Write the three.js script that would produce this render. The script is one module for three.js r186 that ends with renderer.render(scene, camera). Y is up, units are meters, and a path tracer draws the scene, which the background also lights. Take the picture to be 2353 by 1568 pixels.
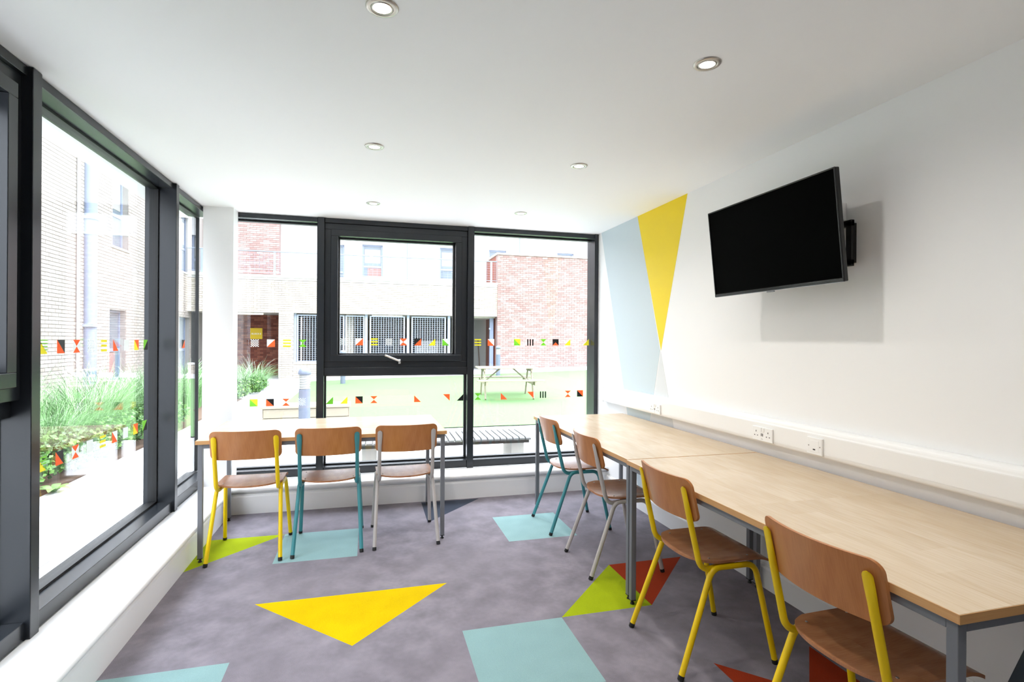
import * as THREE from 'three';
import { RoundedBoxGeometry } from 'three/addons/geometries/RoundedBoxGeometry.js';
import { mergeGeometries, toCreasedNormals } from 'three/addons/utils/BufferGeometryUtils.js';
import { RectAreaLightUniformsLib } from 'three/addons/lights/RectAreaLightUniformsLib.js';
import { FontLoader } from 'three/addons/loaders/FontLoader.js';
import { TextGeometry } from 'three/addons/geometries/TextGeometry.js';
import { createNoise2D } from 'simplex-noise';

// ------------------------------------------------------------------ camera, sky, exposure
const scene = new THREE.Scene();
const camera = new THREE.PerspectiveCamera(2 * Math.atan(784 / 1222.5) * 180 / Math.PI, 2353 / 1568, 0.05, 200);
camera.position.set(-2.13, 1.355, 4.75);
camera.rotation.order = 'YXZ';
camera.rotation.set(0, -0.262, 0.0063);

{ // an even overcast sky, brighter towards the zenith
  const W = 64, H = 32, d = new Float32Array(W * H * 4);
  for (let j = 0; j < H; j++) for (let i = 0; i < W; i++) {
    const s = Math.sin(((j + 0.5) / H - 0.5) * Math.PI), k = (1 + 2 * Math.max(0, s)) / 3, o = (j * W + i) * 4;
    d[o] = 0.92 * k; d[o + 1] = 1.0 * k; d[o + 2] = 1.11 * k; d[o + 3] = 1;
  }
  const sky = new THREE.DataTexture(d, W, H, THREE.RGBAFormat, THREE.FloatType);
  sky.mapping = THREE.EquirectangularReflectionMapping; sky.magFilter = THREE.LinearFilter; sky.needsUpdate = true;
  scene.background = sky; scene.backgroundIntensity = 6.0;
}
RectAreaLightUniformsLib.init();
const renderer = new THREE.WebGLRenderer({ antialias: true });
renderer.toneMapping = THREE.LinearToneMapping;
renderer.toneMappingExposure = 2.15;
renderer.shadowMap.enabled = true;

// ------------------------------------------------------------------ helpers
let seed = 20240611;
const rnd = () => { seed |= 0; seed = seed + 0x6D2B79F5 | 0; let t = Math.imul(seed ^ seed >>> 15, 1 | seed); t = t + Math.imul(t ^ t >>> 7, 61 | t) ^ t; return ((t ^ t >>> 14) >>> 0) / 4294967296; };
const rr = (a, b) => a + (b - a) * rnd();
const noise2 = createNoise2D(rnd);
const used = {};
const numbered = n => { const k = used[n] = (used[n] ?? -1) + 1; return k ? `${n}_${String(k).padStart(3, '0')}` : n; };
const V = (x, y, z) => new THREE.Vector3(x, y, z);
function tag(o, label, category, group, kind) {
  o.userData.label = label; if (category) o.userData.category = category;
  if (group) o.userData.group = group; if (kind) o.userData.kind = kind; return o;
}
function thing(name, label, category, [x, y, z] = [0, 0, 0], turn = 0, group, kind) {
  const o = new THREE.Group(); o.name = numbered(name); o.position.set(x, y, z); o.rotation.y = turn; scene.add(o);
  return tag(o, label, category, group, kind);
}
function put(name, geo, mat, parent = scene) {
  if (Array.isArray(geo)) geo = mergeGeometries(geo.map(g => { const q = g.index ? g.toNonIndexed() : g; for (const k of Object.keys(q.attributes)) if (!['position', 'normal', 'uv'].includes(k)) q.deleteAttribute(k); return q; }));
  const m = new THREE.Mesh(geo, mat); m.name = parent === scene ? numbered(name) : name; m.castShadow = m.receiveShadow = true; parent.add(m); return m;
}
const struct = (name, label, category, geo, mat) => tag(put(name, geo, mat), label, category, null, 'structure');
const bx = (x0, x1, y0, y1, z0, z1) => new THREE.BoxGeometry(x1 - x0, y1 - y0, z1 - z0).translate((x0 + x1) / 2, (y0 + y1) / 2, (z0 + z1) / 2);
const rbx = (x0, x1, y0, y1, z0, z1, r = 0.003, s = 2) => new RoundedBoxGeometry(x1 - x0, y1 - y0, z1 - z0, s, Math.min(r, (x1 - x0) * .45, (y1 - y0) * .45, (z1 - z0) * .45)).translate((x0 + x1) / 2, (y0 + y1) / 2, (z0 + z1) / 2);
const cyl = (r, h, x, y, z, n = 20, r2 = r) => new THREE.CylinderGeometry(r2, r, h, n).translate(x, y, z);
function planarUV(g, a, b, s = 1) { // texture coordinates in metres along two axes
  const p = g.attributes.position, u = new Float32Array(p.count * 2);
  for (let i = 0; i < p.count; i++) { const q = [p.getX(i), p.getY(i), p.getZ(i)]; u[2 * i] = q[a] * s; u[2 * i + 1] = q[b] * s; }
  g.setAttribute('uv', new THREE.BufferAttribute(u, 2)); return g;
}
function boxUV(g, s = 1) { // metres on every face, by its normal
  const p = g.attributes.position, n = g.attributes.normal, u = new Float32Array(p.count * 2);
  for (let i = 0; i < p.count; i++) {
    const ax = Math.abs(n.getX(i)), ay = Math.abs(n.getY(i)), az = Math.abs(n.getZ(i));
    if (ay >= ax && ay >= az) { u[2 * i] = p.getX(i) * s; u[2 * i + 1] = p.getZ(i) * s; }
    else if (ax >= az) { u[2 * i] = p.getZ(i) * s; u[2 * i + 1] = p.getY(i) * s; }
    else { u[2 * i] = p.getX(i) * s; u[2 * i + 1] = p.getY(i) * s; }
  }
  g.setAttribute('uv', new THREE.BufferAttribute(u, 2)); return g;
}
// polyline with rounded corners
function fillet(pts, r, n = 8) {
  const out = [pts[0].clone()];
  for (let i = 1; i < pts.length - 1; i++) {
    const a = pts[i - 1].clone().sub(pts[i]), b = pts[i + 1].clone().sub(pts[i]), la = a.length(), lb = b.length(); a.normalize(); b.normalize();
    const ang = a.angleTo(b), t = Math.min(r / Math.tan(ang / 2), la * .49, lb * .49), p = pts[i].clone().addScaledVector(a, t), q = pts[i].clone().addScaledVector(b, t);
    for (let k = 0; k <= n; k++) { const s = k / n; out.push(p.clone().multiplyScalar((1 - s) ** 2).addScaledVector(pts[i], 2 * s * (1 - s)).addScaledVector(q, s * s)); }
  }
  out.push(pts[pts.length - 1].clone()); return out;
}
// sweep an ellipse along points; size(t, s) gives its two radii, the first one along the side vector
function sweep(pts, size, seg = 14, side = V(1, 0, 0), caps = true) {
  const P = [], N = [], I = [], n = pts.length; let s = side.clone(); const L = [0];
  for (let i = 1; i < n; i++) L.push(L[i - 1] + pts[i].distanceTo(pts[i - 1]));
  for (let i = 0; i < n; i++) {
    const t = pts[Math.min(i + 1, n - 1)].clone().sub(pts[Math.max(i - 1, 0)]).normalize();
    s = s.addScaledVector(t, -s.dot(t)).normalize(); const b = t.clone().cross(s), [ra, rb] = size(L[i] / L[n - 1], L[i], L[n - 1]);
    for (let k = 0; k < seg; k++) {
      const a = k / seg * Math.PI * 2, c = Math.cos(a), d = Math.sin(a), o = pts[i].clone().addScaledVector(s, c * ra).addScaledVector(b, d * rb), m = s.clone().multiplyScalar(c / ra).addScaledVector(b, d / rb).normalize();
      P.push(o.x, o.y, o.z); N.push(m.x, m.y, m.z);
    }
    if (i) for (let k = 0; k < seg; k++) { const a = (i - 1) * seg + k, b2 = (i - 1) * seg + (k + 1) % seg, c = i * seg + k, d = i * seg + (k + 1) % seg; I.push(a, b2, c, b2, d, c); }
  }
  if (caps) for (const e of [0, n - 1]) {
    const c = P.length / 3, t = pts[e ? e : 1].clone().sub(pts[e ? e - 1 : 0]).normalize().multiplyScalar(e ? 1 : -1);
    P.push(...pts[e].toArray()); N.push(...t.toArray());
    for (let k = 0; k < seg; k++) { const o = (e * seg + k) * 3; P.push(P[o], P[o + 1], P[o + 2]); N.push(...t.toArray()); }
    for (let k = 0; k < seg; k++) { const a = c + 1 + k, b = c + 1 + (k + 1) % seg; e ? I.push(c, a, b) : I.push(c, b, a); }
  }
  const g = new THREE.BufferGeometry(); g.setAttribute('position', new THREE.Float32BufferAttribute(P, 3)); g.setAttribute('normal', new THREE.Float32BufferAttribute(N, 3));
  g.setAttribute('uv', new THREE.Float32BufferAttribute(new Float32Array(P.length / 3 * 2), 2)); g.setIndex(I); return g;
}
const tube = (pts, r, seg = 12, side) => sweep(pts, () => [r, r], seg, side);
const bar = (a, b, r, seg = 8) => tube([a, b], r, seg, Math.abs(b.x - a.x) > Math.abs(b.y - a.y) ? V(0, 1, 0) : V(1, 0, 0));
// a bent sheet: columns across u, each from lo(u) to hi(u); at(u, v, side) gives the point on either face
function sheet(us, lo, hi, nv, at, uvAt) {
  const P = [], U = [], I = [], nu = us.length, id = (s, i, j) => s * nu * (nv + 1) + i * (nv + 1) + j;
  for (let s = 0; s < 2; s++) for (let i = 0; i < nu; i++) for (let j = 0; j <= nv; j++) {
    const u = us[i], v = lo(u) + (hi(u) - lo(u)) * j / nv; P.push(...at(u, v, s)); U.push(...uvAt(u, v));
  }
  for (let i = 0; i < nu - 1; i++) for (let j = 0; j < nv; j++) {
    const q = (s, f) => { const a = id(s, i, j), b = id(s, i + 1, j), c = id(s, i, j + 1), d = id(s, i + 1, j + 1); f ? I.push(a, b, c, b, d, c) : I.push(a, c, b, b, c, d); };
    q(0, true); q(1, false);
  }
  const rim = []; for (let i = 0; i < nu; i++) rim.push([i, 0]); for (let j = 1; j <= nv; j++) rim.push([nu - 1, j]); for (let i = nu - 2; i >= 0; i--) rim.push([i, nv]); for (let j = nv - 1; j > 0; j--) rim.push([0, j]);
  for (let k = 0; k < rim.length; k++) { const [a, b] = rim[k], [c, d] = rim[(k + 1) % rim.length], p = id(0, a, b), q = id(0, c, d), r = id(1, a, b), t = id(1, c, d); I.push(p, r, q, q, r, t); }
  const g = new THREE.BufferGeometry(); g.setAttribute('position', new THREE.Float32BufferAttribute(P, 3)); g.setAttribute('uv', new THREE.Float32BufferAttribute(U, 2)); g.setIndex(I);
  return toCreasedNormals(g, 0.7);
}
// flat polygon with thickness: pts in (a, b), pushed along the third axis
function prism(pts, depth, map) {
  const s = new THREE.Shape(pts.map(p => new THREE.Vector2(...p))), g = new THREE.ExtrudeGeometry(s, { depth, bevelEnabled: false });
  const p = g.attributes.position; for (let i = 0; i < p.count; i++) p.setXYZ(i, ...map(p.getX(i), p.getY(i), p.getZ(i)));
  const q = g.toNonIndexed ? (g.index ? g.toNonIndexed() : g) : g; q.computeVertexNormals(); return q;
}

// ------------------------------------------------------------------ materials
function tex(w, h, fn, srgb = true) {
  const d = new Uint8Array(w * h * 4);
  for (let j = 0; j < h; j++) for (let i = 0; i < w; i++) { const c = fn(i / w, j / h, i, j), o = (j * w + i) * 4; for (let k = 0; k < 3; k++) d[o + k] = Math.max(0, Math.min(255, c[k])); d[o + 3] = 255; }
  const t = new THREE.DataTexture(d, w, h); t.wrapS = t.wrapT = THREE.RepeatWrapping; t.magFilter = THREE.LinearFilter; t.minFilter = THREE.LinearMipmapLinearFilter;
  if (srgb) t.colorSpace = THREE.SRGBColorSpace; t.generateMipmaps = true; t.needsUpdate = true; return t;
}
// noise that repeats over the unit square
const ring = (u, v, f, o = 0) => { // two blended copies make it tile
  const a = noise2(u * f + o, v * f), b = noise2((u - 1) * f + o, v * f), c = noise2(u * f + o, (v - 1) * f), d = noise2((u - 1) * f + o, (v - 1) * f), s = x => x * x * (3 - 2 * x), p = s(u), q = s(v);
  return (a * (1 - p) + b * p) * (1 - q) + (c * (1 - p) + d * p) * q;
};
const std = (color, roughness = .6, o = {}) => new THREE.MeshStandardMaterial({ color, roughness, ...o });
const phys = (color, roughness = .6, o = {}) => new THREE.MeshPhysicalMaterial({ color, roughness, ...o });
const fineBump = tex(256, 256, (u, v) => { const n = 128 + 60 * ring(u, v, 40) + 50 * ring(u, v, 90, 7); return [n, n, n]; }, false);
const rep = (t, x, y = x) => { const c = t.clone(); c.repeat.set(x, y); c.needsUpdate = true; return c; };
const woodTex = (base, dark, planks, streak) => tex(512, 512, (u, v) => { // grain along v
  const k = planks ? Math.floor(u * planks) : 0, off = k * 17.3, j = planks ? Math.floor(v * 2 + (k % 3) * .37) : 0, tone = planks ? .5 * Math.sin(k * 12.9 + j * 78.2) : 0;
  const g = .45 * ring(u, v * .08, 60, off) + .3 * ring(u, v * .05, 140, off + 3) + streak * ring(u, v * .35, 6, off + 9) + tone * .45, t = Math.max(0, Math.min(1, .45 + .4 * g));
  return base.map((c, i) => c + (dark[i] - c) * t);
});
const carpetTex = tex(512, 512, (u, v) => { const n = .9 * ring(u, v, 4) + .5 * ring(u, v, 9, 4) + .3 * ring(u, v, 25, 8) + .35 * ring(u, v, 200, 2), k = 220 + 19 * n; return [k, k * .985, k]; });
const plainTex = tex(256, 256, (u, v) => { const k = 240 + 5 * ring(u, v, 6) + 6 * ring(u, v, 110, 2); return [k, k, k]; });
const carpetBump = tex(512, 512, (u, v) => { const n = 128 + 70 * ring(u, v, 170, 5) + 30 * ring(u, v, 80, 1); return [n, n, n]; }, false);
const carpet = (c, map = plainTex) => { const m = phys(c, .96, { specularIntensity: .15 }); m.map = map; m.bumpMap = rep(carpetBump, 2); m.bumpScale = .003; return m; };
const vinyl = c => phys(c, 1, { transmission: .55, thickness: 0, specularIntensity: .2 });  // translucent window film
const M = {
  paint: std(0xf5f5f5, .55, { bumpMap: rep(fineBump, 2), bumpScale: .0002 }),
  ceiling: std(0xf9f9f9, .7), endWall: std(0xdedede, .6),
  gloss: std(0xf4f4f4, .28),
  frame: phys(0x1f2328, .27),
  gasket: std(0x0b0c0d, .5),
  glass: phys(0xffffff, 0, { transmission: 1, thickness: 0, ior: 1.5 }),
  wallBlue: std(0xc8d5db, .5), wallYellow: std(0xf5d800, .5), wallGrey: std(0xdadddf, .5), wallNavy: std(0x3b4a56, .5),
  maple: phys(0xffffff, .25, { map: rep(woodTex([218, 200, 175], [192, 167, 134], 7, .5), 1.2, 1.0) }),
  mapleEdge: phys(0xffffff, .4, { map: rep(woodTex([214, 168, 114], [186, 134, 80], 0, .3), 8, 1.2) }),
  beech: phys(0xffffff, .3, { map: rep(woodTex([198, 135, 82], [168, 104, 56], 0, .7), 3.2, 2.4) }),
  beechSeat: phys(0xffffff, .26, { map: rep(woodTex([186, 130, 90], [152, 98, 62], 0, .8), 3.2, 2.4) }),
  steelGrey: std(0x74767c, .42), blackPlastic: std(0x121212, .5),
  yellow: phys(0xf0cb00, .32), teal: phys(0x3d8a92, .34), lightGrey: phys(0xb9b3b0, .34),
  screw: std(0xb8b8b4, .3, { metalness: 1 }), chrome: std(0xd8d8d8, .18, { metalness: 1 }), nickel: std(0xb9b4ad, .35, { metalness: 1 }),
  whitePlastic: std(0xf3f3f2, .35), socketDark: std(0x241a18, .6), socketPrint: std(0x8e8684, .6),
  tvScreen: phys(0x000000, .6, { specularIntensity: .04 }), tvBody: std(0x060607, .4), tvTrim: std(0x8d9196, .3, { metalness: .6 }),
  tileGrey: carpet(0x9a969d, carpetTex), tileAqua: carpet(0x93b5b6), tileYellow: carpet(0xe2bf00), tileLime: carpet(0xa4b516), tileRed: carpet(0xa83c1e), tileNavy: carpet(0x454b58),
  // outside
  mortarPale: std(0x8f8a85, .9), mortarRed: std(0x8c7772, .9), mortarDark: std(0x57463f, .9),
  tan: [0xa2988f, 0xa89e95, 0x9c9289, 0xa59c94].map(c => std(c, .85)),
  red: [0x8f746e, 0x967d77, 0x8a6d67, 0xa28d88, 0x937872].map(c => std(c, .85)),
  dark: [0x7d4535, 0x723b2d, 0x854b38, 0x6b3729, 0x8c5440].map(c => std(c, .85)),
  buff: [0xb0a595, 0xb6ab9c, 0xa99e8e, 0xb9afa2].map(c => std(c, .85)),
  render: std(0xb4b4b4, .8), concrete: std(0xb4b1ad, .85), coping: std(0xcfccc6, .8), soffit: std(0xb9b4a8, .8),
  frameBlue: std(0x7f8aa0, .5), railGrey: std(0x828c9a, .5), galv: std(0x98a2b2, .5),
  paneOut: phys(0x68727a, .08, { specularIntensity: 1 }), blind: std(0x8f8c88, .8), curtainRed: std(0x8a6a64, .85),
  bikeDark: std(0x1d2026, .8), bikeWall: std(0x6b5a45, .85), dado: std(0xa9a499, .8), doorWall: std(0x8f918c, .8),
  slab: [0xb9b9b9, 0xbdbdbc, 0xb5b5b4].map(c => std(c, .85)), pathGrey: std(0xb6b6b5, .9), soil: std(0x5a4636, .95),
  lawn: std(0xffffff, .95, { map: tex(256, 256, (u, v) => { const n = ring(u, v, 8) * .5 + ring(u, v, 40, 3) * .5, k = .5 + .35 * n; return [72 + 24 * k, 108 + 20 * k, 58 + 20 * k]; }) }),
  blade: [0x567f46, 0x6b955a, 0x8bb079].map(c => std(c, .7, { side: THREE.DoubleSide })),
  leaf: [0x35562a, 0x4f7637, 0x6b9447].map(c => std(c, .5, { side: THREE.DoubleSide })),
  bladePale: std(0x9aa392, .7, { side: THREE.DoubleSide }), twig: std(0x5b4634, .9),
  timber: std(0x918876, .8), timberGrey: std(0xb9b5ad, .85), bollard: std(0x646b7a, .4), bollardLens: phys(0x9a9a98, .25), benchSlat: std(0x727270, .5), benchEdge: std(0x3a352e, .7),
  signYellow: std(0xe6c500, .5), signWhite: std(0xf2efe4, .6),
  stickOrange: vinyl(0xef8a58), stickBlack: std(0x0c0c0c, .6), stickYellow: vinyl(0xe8e058), stickGreen: vinyl(0x9bd45f), stickWhite: vinyl(0xe6e8e6),
};
const lampGlow = (c, i) => new THREE.MeshStandardMaterial({ color: 0xffffff, emissive: c, emissiveIntensity: i, roughness: .5 });

// ------------------------------------------------------------------ room shell
const H = 2.389, XL = -3.385, ZF = 6.2, TX = -3.165;      // ceiling, inner face of the left frames, wall behind the camera, left skirting
struct('ceiling', 'white plastered ceiling with round downlights', 'ceiling', bx(-3.75, .3, H, H + .25, -.35, ZF + .2), M.ceiling);
// floor: carpet squares on a slab
{
  const fl = thing('floor', 'grey carpet tile floor with bright triangles and squares', 'floor', [0, 0, 0], 0, null, 'structure');
  put('screed', bx(-3.2, .0, -.2, -.006, .2, ZF), M.mortarPale, fl);
  const GX = 0.4925, GZ = 0.508, x0 = -3.18, z0 = -.246;
  const cell = {}; const key = (i, j) => i + ',' + j;
  cell[key(0, 2)] = ['half', 'tl', 'tileLime']; cell[key(1, 2)] = ['full', 'tileAqua']; cell[key(3, 1)] = ['half', 'tl', 'tileNavy'];
  cell[key(1, 4)] = ['half', 'tr', 'tileYellow']; cell[key(2, 4)] = ['half', 'tl', 'tileYellow']; cell[key(4, 2)] = ['full', 'tileAqua'];
  cell[key(3, 5)] = ['full', 'tileAqua']; cell[key(0, 5)] = ['full', 'tileAqua']; cell[key(4, 4)] = ['half', 'br', 'tileLime']; cell[key(5, 4)] = ['half', 'tl', 'tileRed'];
  cell[key(5, 6)] = ['notch', 'tileRed'];
  const flat = pts => planarUV(prism(pts, .006, (a, b, c) => [a, -.006 + c, b]), 0, 2, 1);
  const fix = g => { const p = g.attributes.position, n = g.attributes.normal; g.computeVertexNormals(); return g; };
  for (let i = 0; i < 7; i++) for (let j = 0; j < 13; j++) {
    const a = Math.max(x0 + i * GX, TX), b = Math.min(x0 + (i + 1) * GX, -.0), c = Math.max(z0 + j * GZ, .24), d = Math.min(z0 + (j + 1) * GZ, ZF);
    if (b - a < .01 || d - c < .01) continue;
    const t = cell[key(i, j)], add = (pts, m) => put('carpet_tile', fix(flat(pts)), M[m], fl);
    const TL = [a, c], TR = [b, c], BL = [a, d], BR = [b, d];
    if (!t) add([TL, TR, BR, BL], 'tileGrey');
    else if (t[0] === 'full') add([TL, TR, BR, BL], t[1]);
    else if (t[0] === 'notch') { const Cn = [(a + b) / 2, (c + d) / 2]; add([TL, TR, Cn], 'tileGrey'); add([TL, Cn, TR, BR, BL], t[1]); }
    else {
      const tri = { tl: [[TL, TR, BL], [TR, BR, BL]], tr: [[TL, TR, BR], [TL, BR, BL]], br: [[TR, BR, BL], [TL, TR, BL]], bl: [[TL, BR, BL], [TL, TR, BR]] }[t[1]];
      add(tri[0], t[2]); add(tri[1], 'tileGrey');
    }
  }
}
// right wall with its painted triangles
{
  const w = thing('wall_right', 'white right wall painted with pale blue and yellow triangles', 'wall', [0, 0, 0], 0, null, 'structure');
  put('plaster', bx(0, .25, -.2, H, -.2, ZF), M.paint, w);
  const flat = (pts, n, m, label) => { const o = put(n, prism(pts, .0012, (a, b, c) => [-c, b, a]), m, w); o.userData.label = label; };
  const xe = (z, k, y) => z + k * (H - y);
  flat([[.075, H], [.78, H], [1.145, 1.29], [xe(1.158, -.27, H - (1.29 - .13)), .13], [xe(.075, .333, .13), .13]], 'painted_band', M.wallBlue, 'pale blue painted band');
  flat([[.782, H], [1.493, H], [1.158, 1.29]], 'painted_triangle', M.wallYellow, 'yellow painted triangle');
  flat([[1.155, 1.285], [xe(.78, .335, .13), .13], [xe(1.158, -.27, H - (1.29 - .13)) + .002, .13]], 'painted_triangle', M.wallGrey, 'very pale grey painted triangle');
  flat([[3.405, .13], [4.16, H], [5.0, .13]], 'painted_triangle', M.wallNavy, 'navy painted triangle');
}
struct('wall_front', 'plain pale wall at the far end of the room from the casement', 'wall', bx(-3.75, .25, -.2, H, ZF, ZF + .2), M.endWall);
struct('wall_left', 'white left wall beneath and past the window bays', 'wall', [bx(-3.62, -3.19, -.2, .17, -.2, ZF), bx(-3.62, XL + .05, .17, H, 3.75, ZF)], M.paint);
struct('wall_back', 'low white wall beneath the back windows', 'wall', bx(-3.62, .0, -.2, .17, -.2, .21), M.paint);
struct('wall_corner', 'white corner pillar between the left and back windows', 'pillar', bx(-3.38, -3.165, .17, H, .002, .147), M.paint);
struct('trim_3', 'dark grey corner post of the glazing behind the white pillar', 'post', bx(-3.5, -3.478, .17, H, -.12, -.1), M.gasket);
// sills, skirting boards
const sillProfile = (len, d) => { // d: depth from the frame to the nose
  const s = new THREE.Shape(); s.moveTo(0, .17); s.lineTo(d - .012, .17); s.absarc(d - .012, .1885, .0185, -Math.PI / 2, Math.PI / 2, false); s.lineTo(0, .207); s.closePath();
  return new THREE.ExtrudeGeometry(s, { depth: len, bevelEnabled: false, curveSegments: 8 });
};
struct('trim_1', 'white gloss window sill board along the left windows', 'sill', sillProfile(ZF - .21, .238).rotateY(0).translate(XL, 0, .21), M.gloss);
struct('trim_2', 'white gloss window sill board along the back windows', 'sill', sillProfile(3.385, .256).rotateY(-Math.PI / 2).translate(.0, 0, -.005), M.gloss);
const skirt = (len, h = .152) => {
  const s = new THREE.Shape(); s.moveTo(-.02, 0); s.lineTo(.016, 0); s.lineTo(.016, h - .022); s.quadraticCurveTo(.014, h - .008, .006, h - .006); s.lineTo(.004, h); s.lineTo(-.02, h); s.closePath();
  return new THREE.ExtrudeGeometry(s, { depth: len, bevelEnabled: false, curveSegments: 6 });
};
struct('baseboard_left', 'white moulded skirting board below the left sill', 'skirting', skirt(ZF - .24).translate(TX - .016, 0, .24), M.gloss);
struct('baseboard_back', 'white moulded skirting board below the back sill', 'skirting', skirt(3.165).rotateY(-Math.PI / 2).translate(0, 0, .224), M.gloss);
struct('baseboard_right', 'white moulded skirting board along the right wall', 'skirting', skirt(ZF - .24, .13).rotateY(Math.PI).translate(-.001, 0, ZF), M.gloss);

// ------------------------------------------------------------------ glazing
// stickers: s = half size; pieces as polygons in a unit square
const SQ = [[-1, -1], [1, -1], [1, 1], [-1, 1]];
const tl = [[-1, -1], [1, 1], [-1, 1]], tr = [[-1, 1], [1, -1], [1, 1]], bl = [[-1, -1], [1, -1], [-1, 1]], br = [[-1, -1], [1, -1], [1, 1]];
const hBars = n => Array.from({ length: n }, (_, k) => { const h = 1 / (2 * n - 1), y = -1 + 4 * k * h; return [[-1, y], [1, y], [1, y + 2 * h], [-1, y + 2 * h]]; });
const vBars = n => hBars(n).map(p => p.map(([a, b]) => [b, a]));
const checks = [];
for (let i = 0; i < 7; i++) for (let j = 0; j < 7; j++) if ((i + j) % 2 === 0) { const a = -1 + 2 * i / 7, b = -1 + 2 * j / 7, c = 2 / 7; checks.push([[a, b], [a + c, b], [a + c, b + c], [a, b + c]]); }
const STICK = {
  check: [['stickWhite', checks]], whiteOrange: [['stickWhite', [tl]], ['stickOrange', [br]]], orangeWhite: [['stickOrange', [bl]], ['stickWhite', [tr]]],
  yellowBars: [['stickYellow', hBars(3)]], greenGlass: [['stickGreen', [[[-1, 1], [0, 0], [1, 1]], [[-1, -1], [1, -1], [0, 0]]]]],
  orangeGlass: [['stickOrange', [[[-1, 1], [0, .05], [1, 1]], [[-1, -1], [1, -1], [0, -.05]]]], ['stickWhite', [[[-1, .9], [-.05, 0], [-1, -.9]], [[1, -.9], [.05, 0], [1, .9]]]]],
  orangeGlassBare: [['stickOrange', [[[-1, 1], [0, .05], [1, 1]], [[-1, -1], [1, -1], [0, -.05]]]]],
  blackOrange: [['stickBlack', [tl]], ['stickOrange', [br]]], orangeBlack: [['stickOrange', [bl]], ['stickBlack', [tr]]], blackUnderOrange: [['stickBlack', [bl]], ['stickOrange', [tr]]],
  yellowTri: [['stickYellow', [br]]], greenWhite: [['stickGreen', [bl]], ['stickWhite', [tr]]], greenYellow: [['stickGreen', [bl]], ['stickYellow', [tr]]], blackBars: [['stickBlack', vBars(3)]],
  swallow: [['stickBlack', [[[-1, -1], [0, 0], [1, -1], [1, 1], [-1, 1]]]], ['stickOrange', [[[-1, -1], [1, -1], [0, 0]]]]], orangeBL: [['stickOrange', [bl]]], orangeTR: [['stickOrange', [tr]]], blackBR: [['stickBlack', [br]]],
  greenTri: [['stickGreen', [br]]], whiteSq: [['stickWhite', [SQ]]], yellowStripes: [['stickYellow', [bl]], ['stickGreen', [[[-1, 1], [1, 1], [1, .85], [-1, .85]], [[-.75, .55], [1, .55], [1, .4], [-.6, .4]], [[-.3, .1], [1, .1], [1, -.05], [-.1, -.05]], [[.2, -.35], [1, -.35], [1, -.5], [.4, -.5]]]]],
  yellowOrange: [['stickYellow', [bl]], ['stickOrange', [tr]]], greenBlack: [['stickGreen', [tl]], ['stickBlack', [br]]],
};
function sticker(parent, kind, place) { // place(a, b, c): unit square to metres, c = distance off the glass
  const root = new THREE.Group(); root.name = 'sticker'; parent.add(root);
  for (const [m, polys] of STICK[kind]) put('print', polys.map(p => prism(p, .0008, place)), M[m], root);
}
const GD = .1; // the glass lies this far behind the inner face of the frames
let winN = 0;
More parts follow.
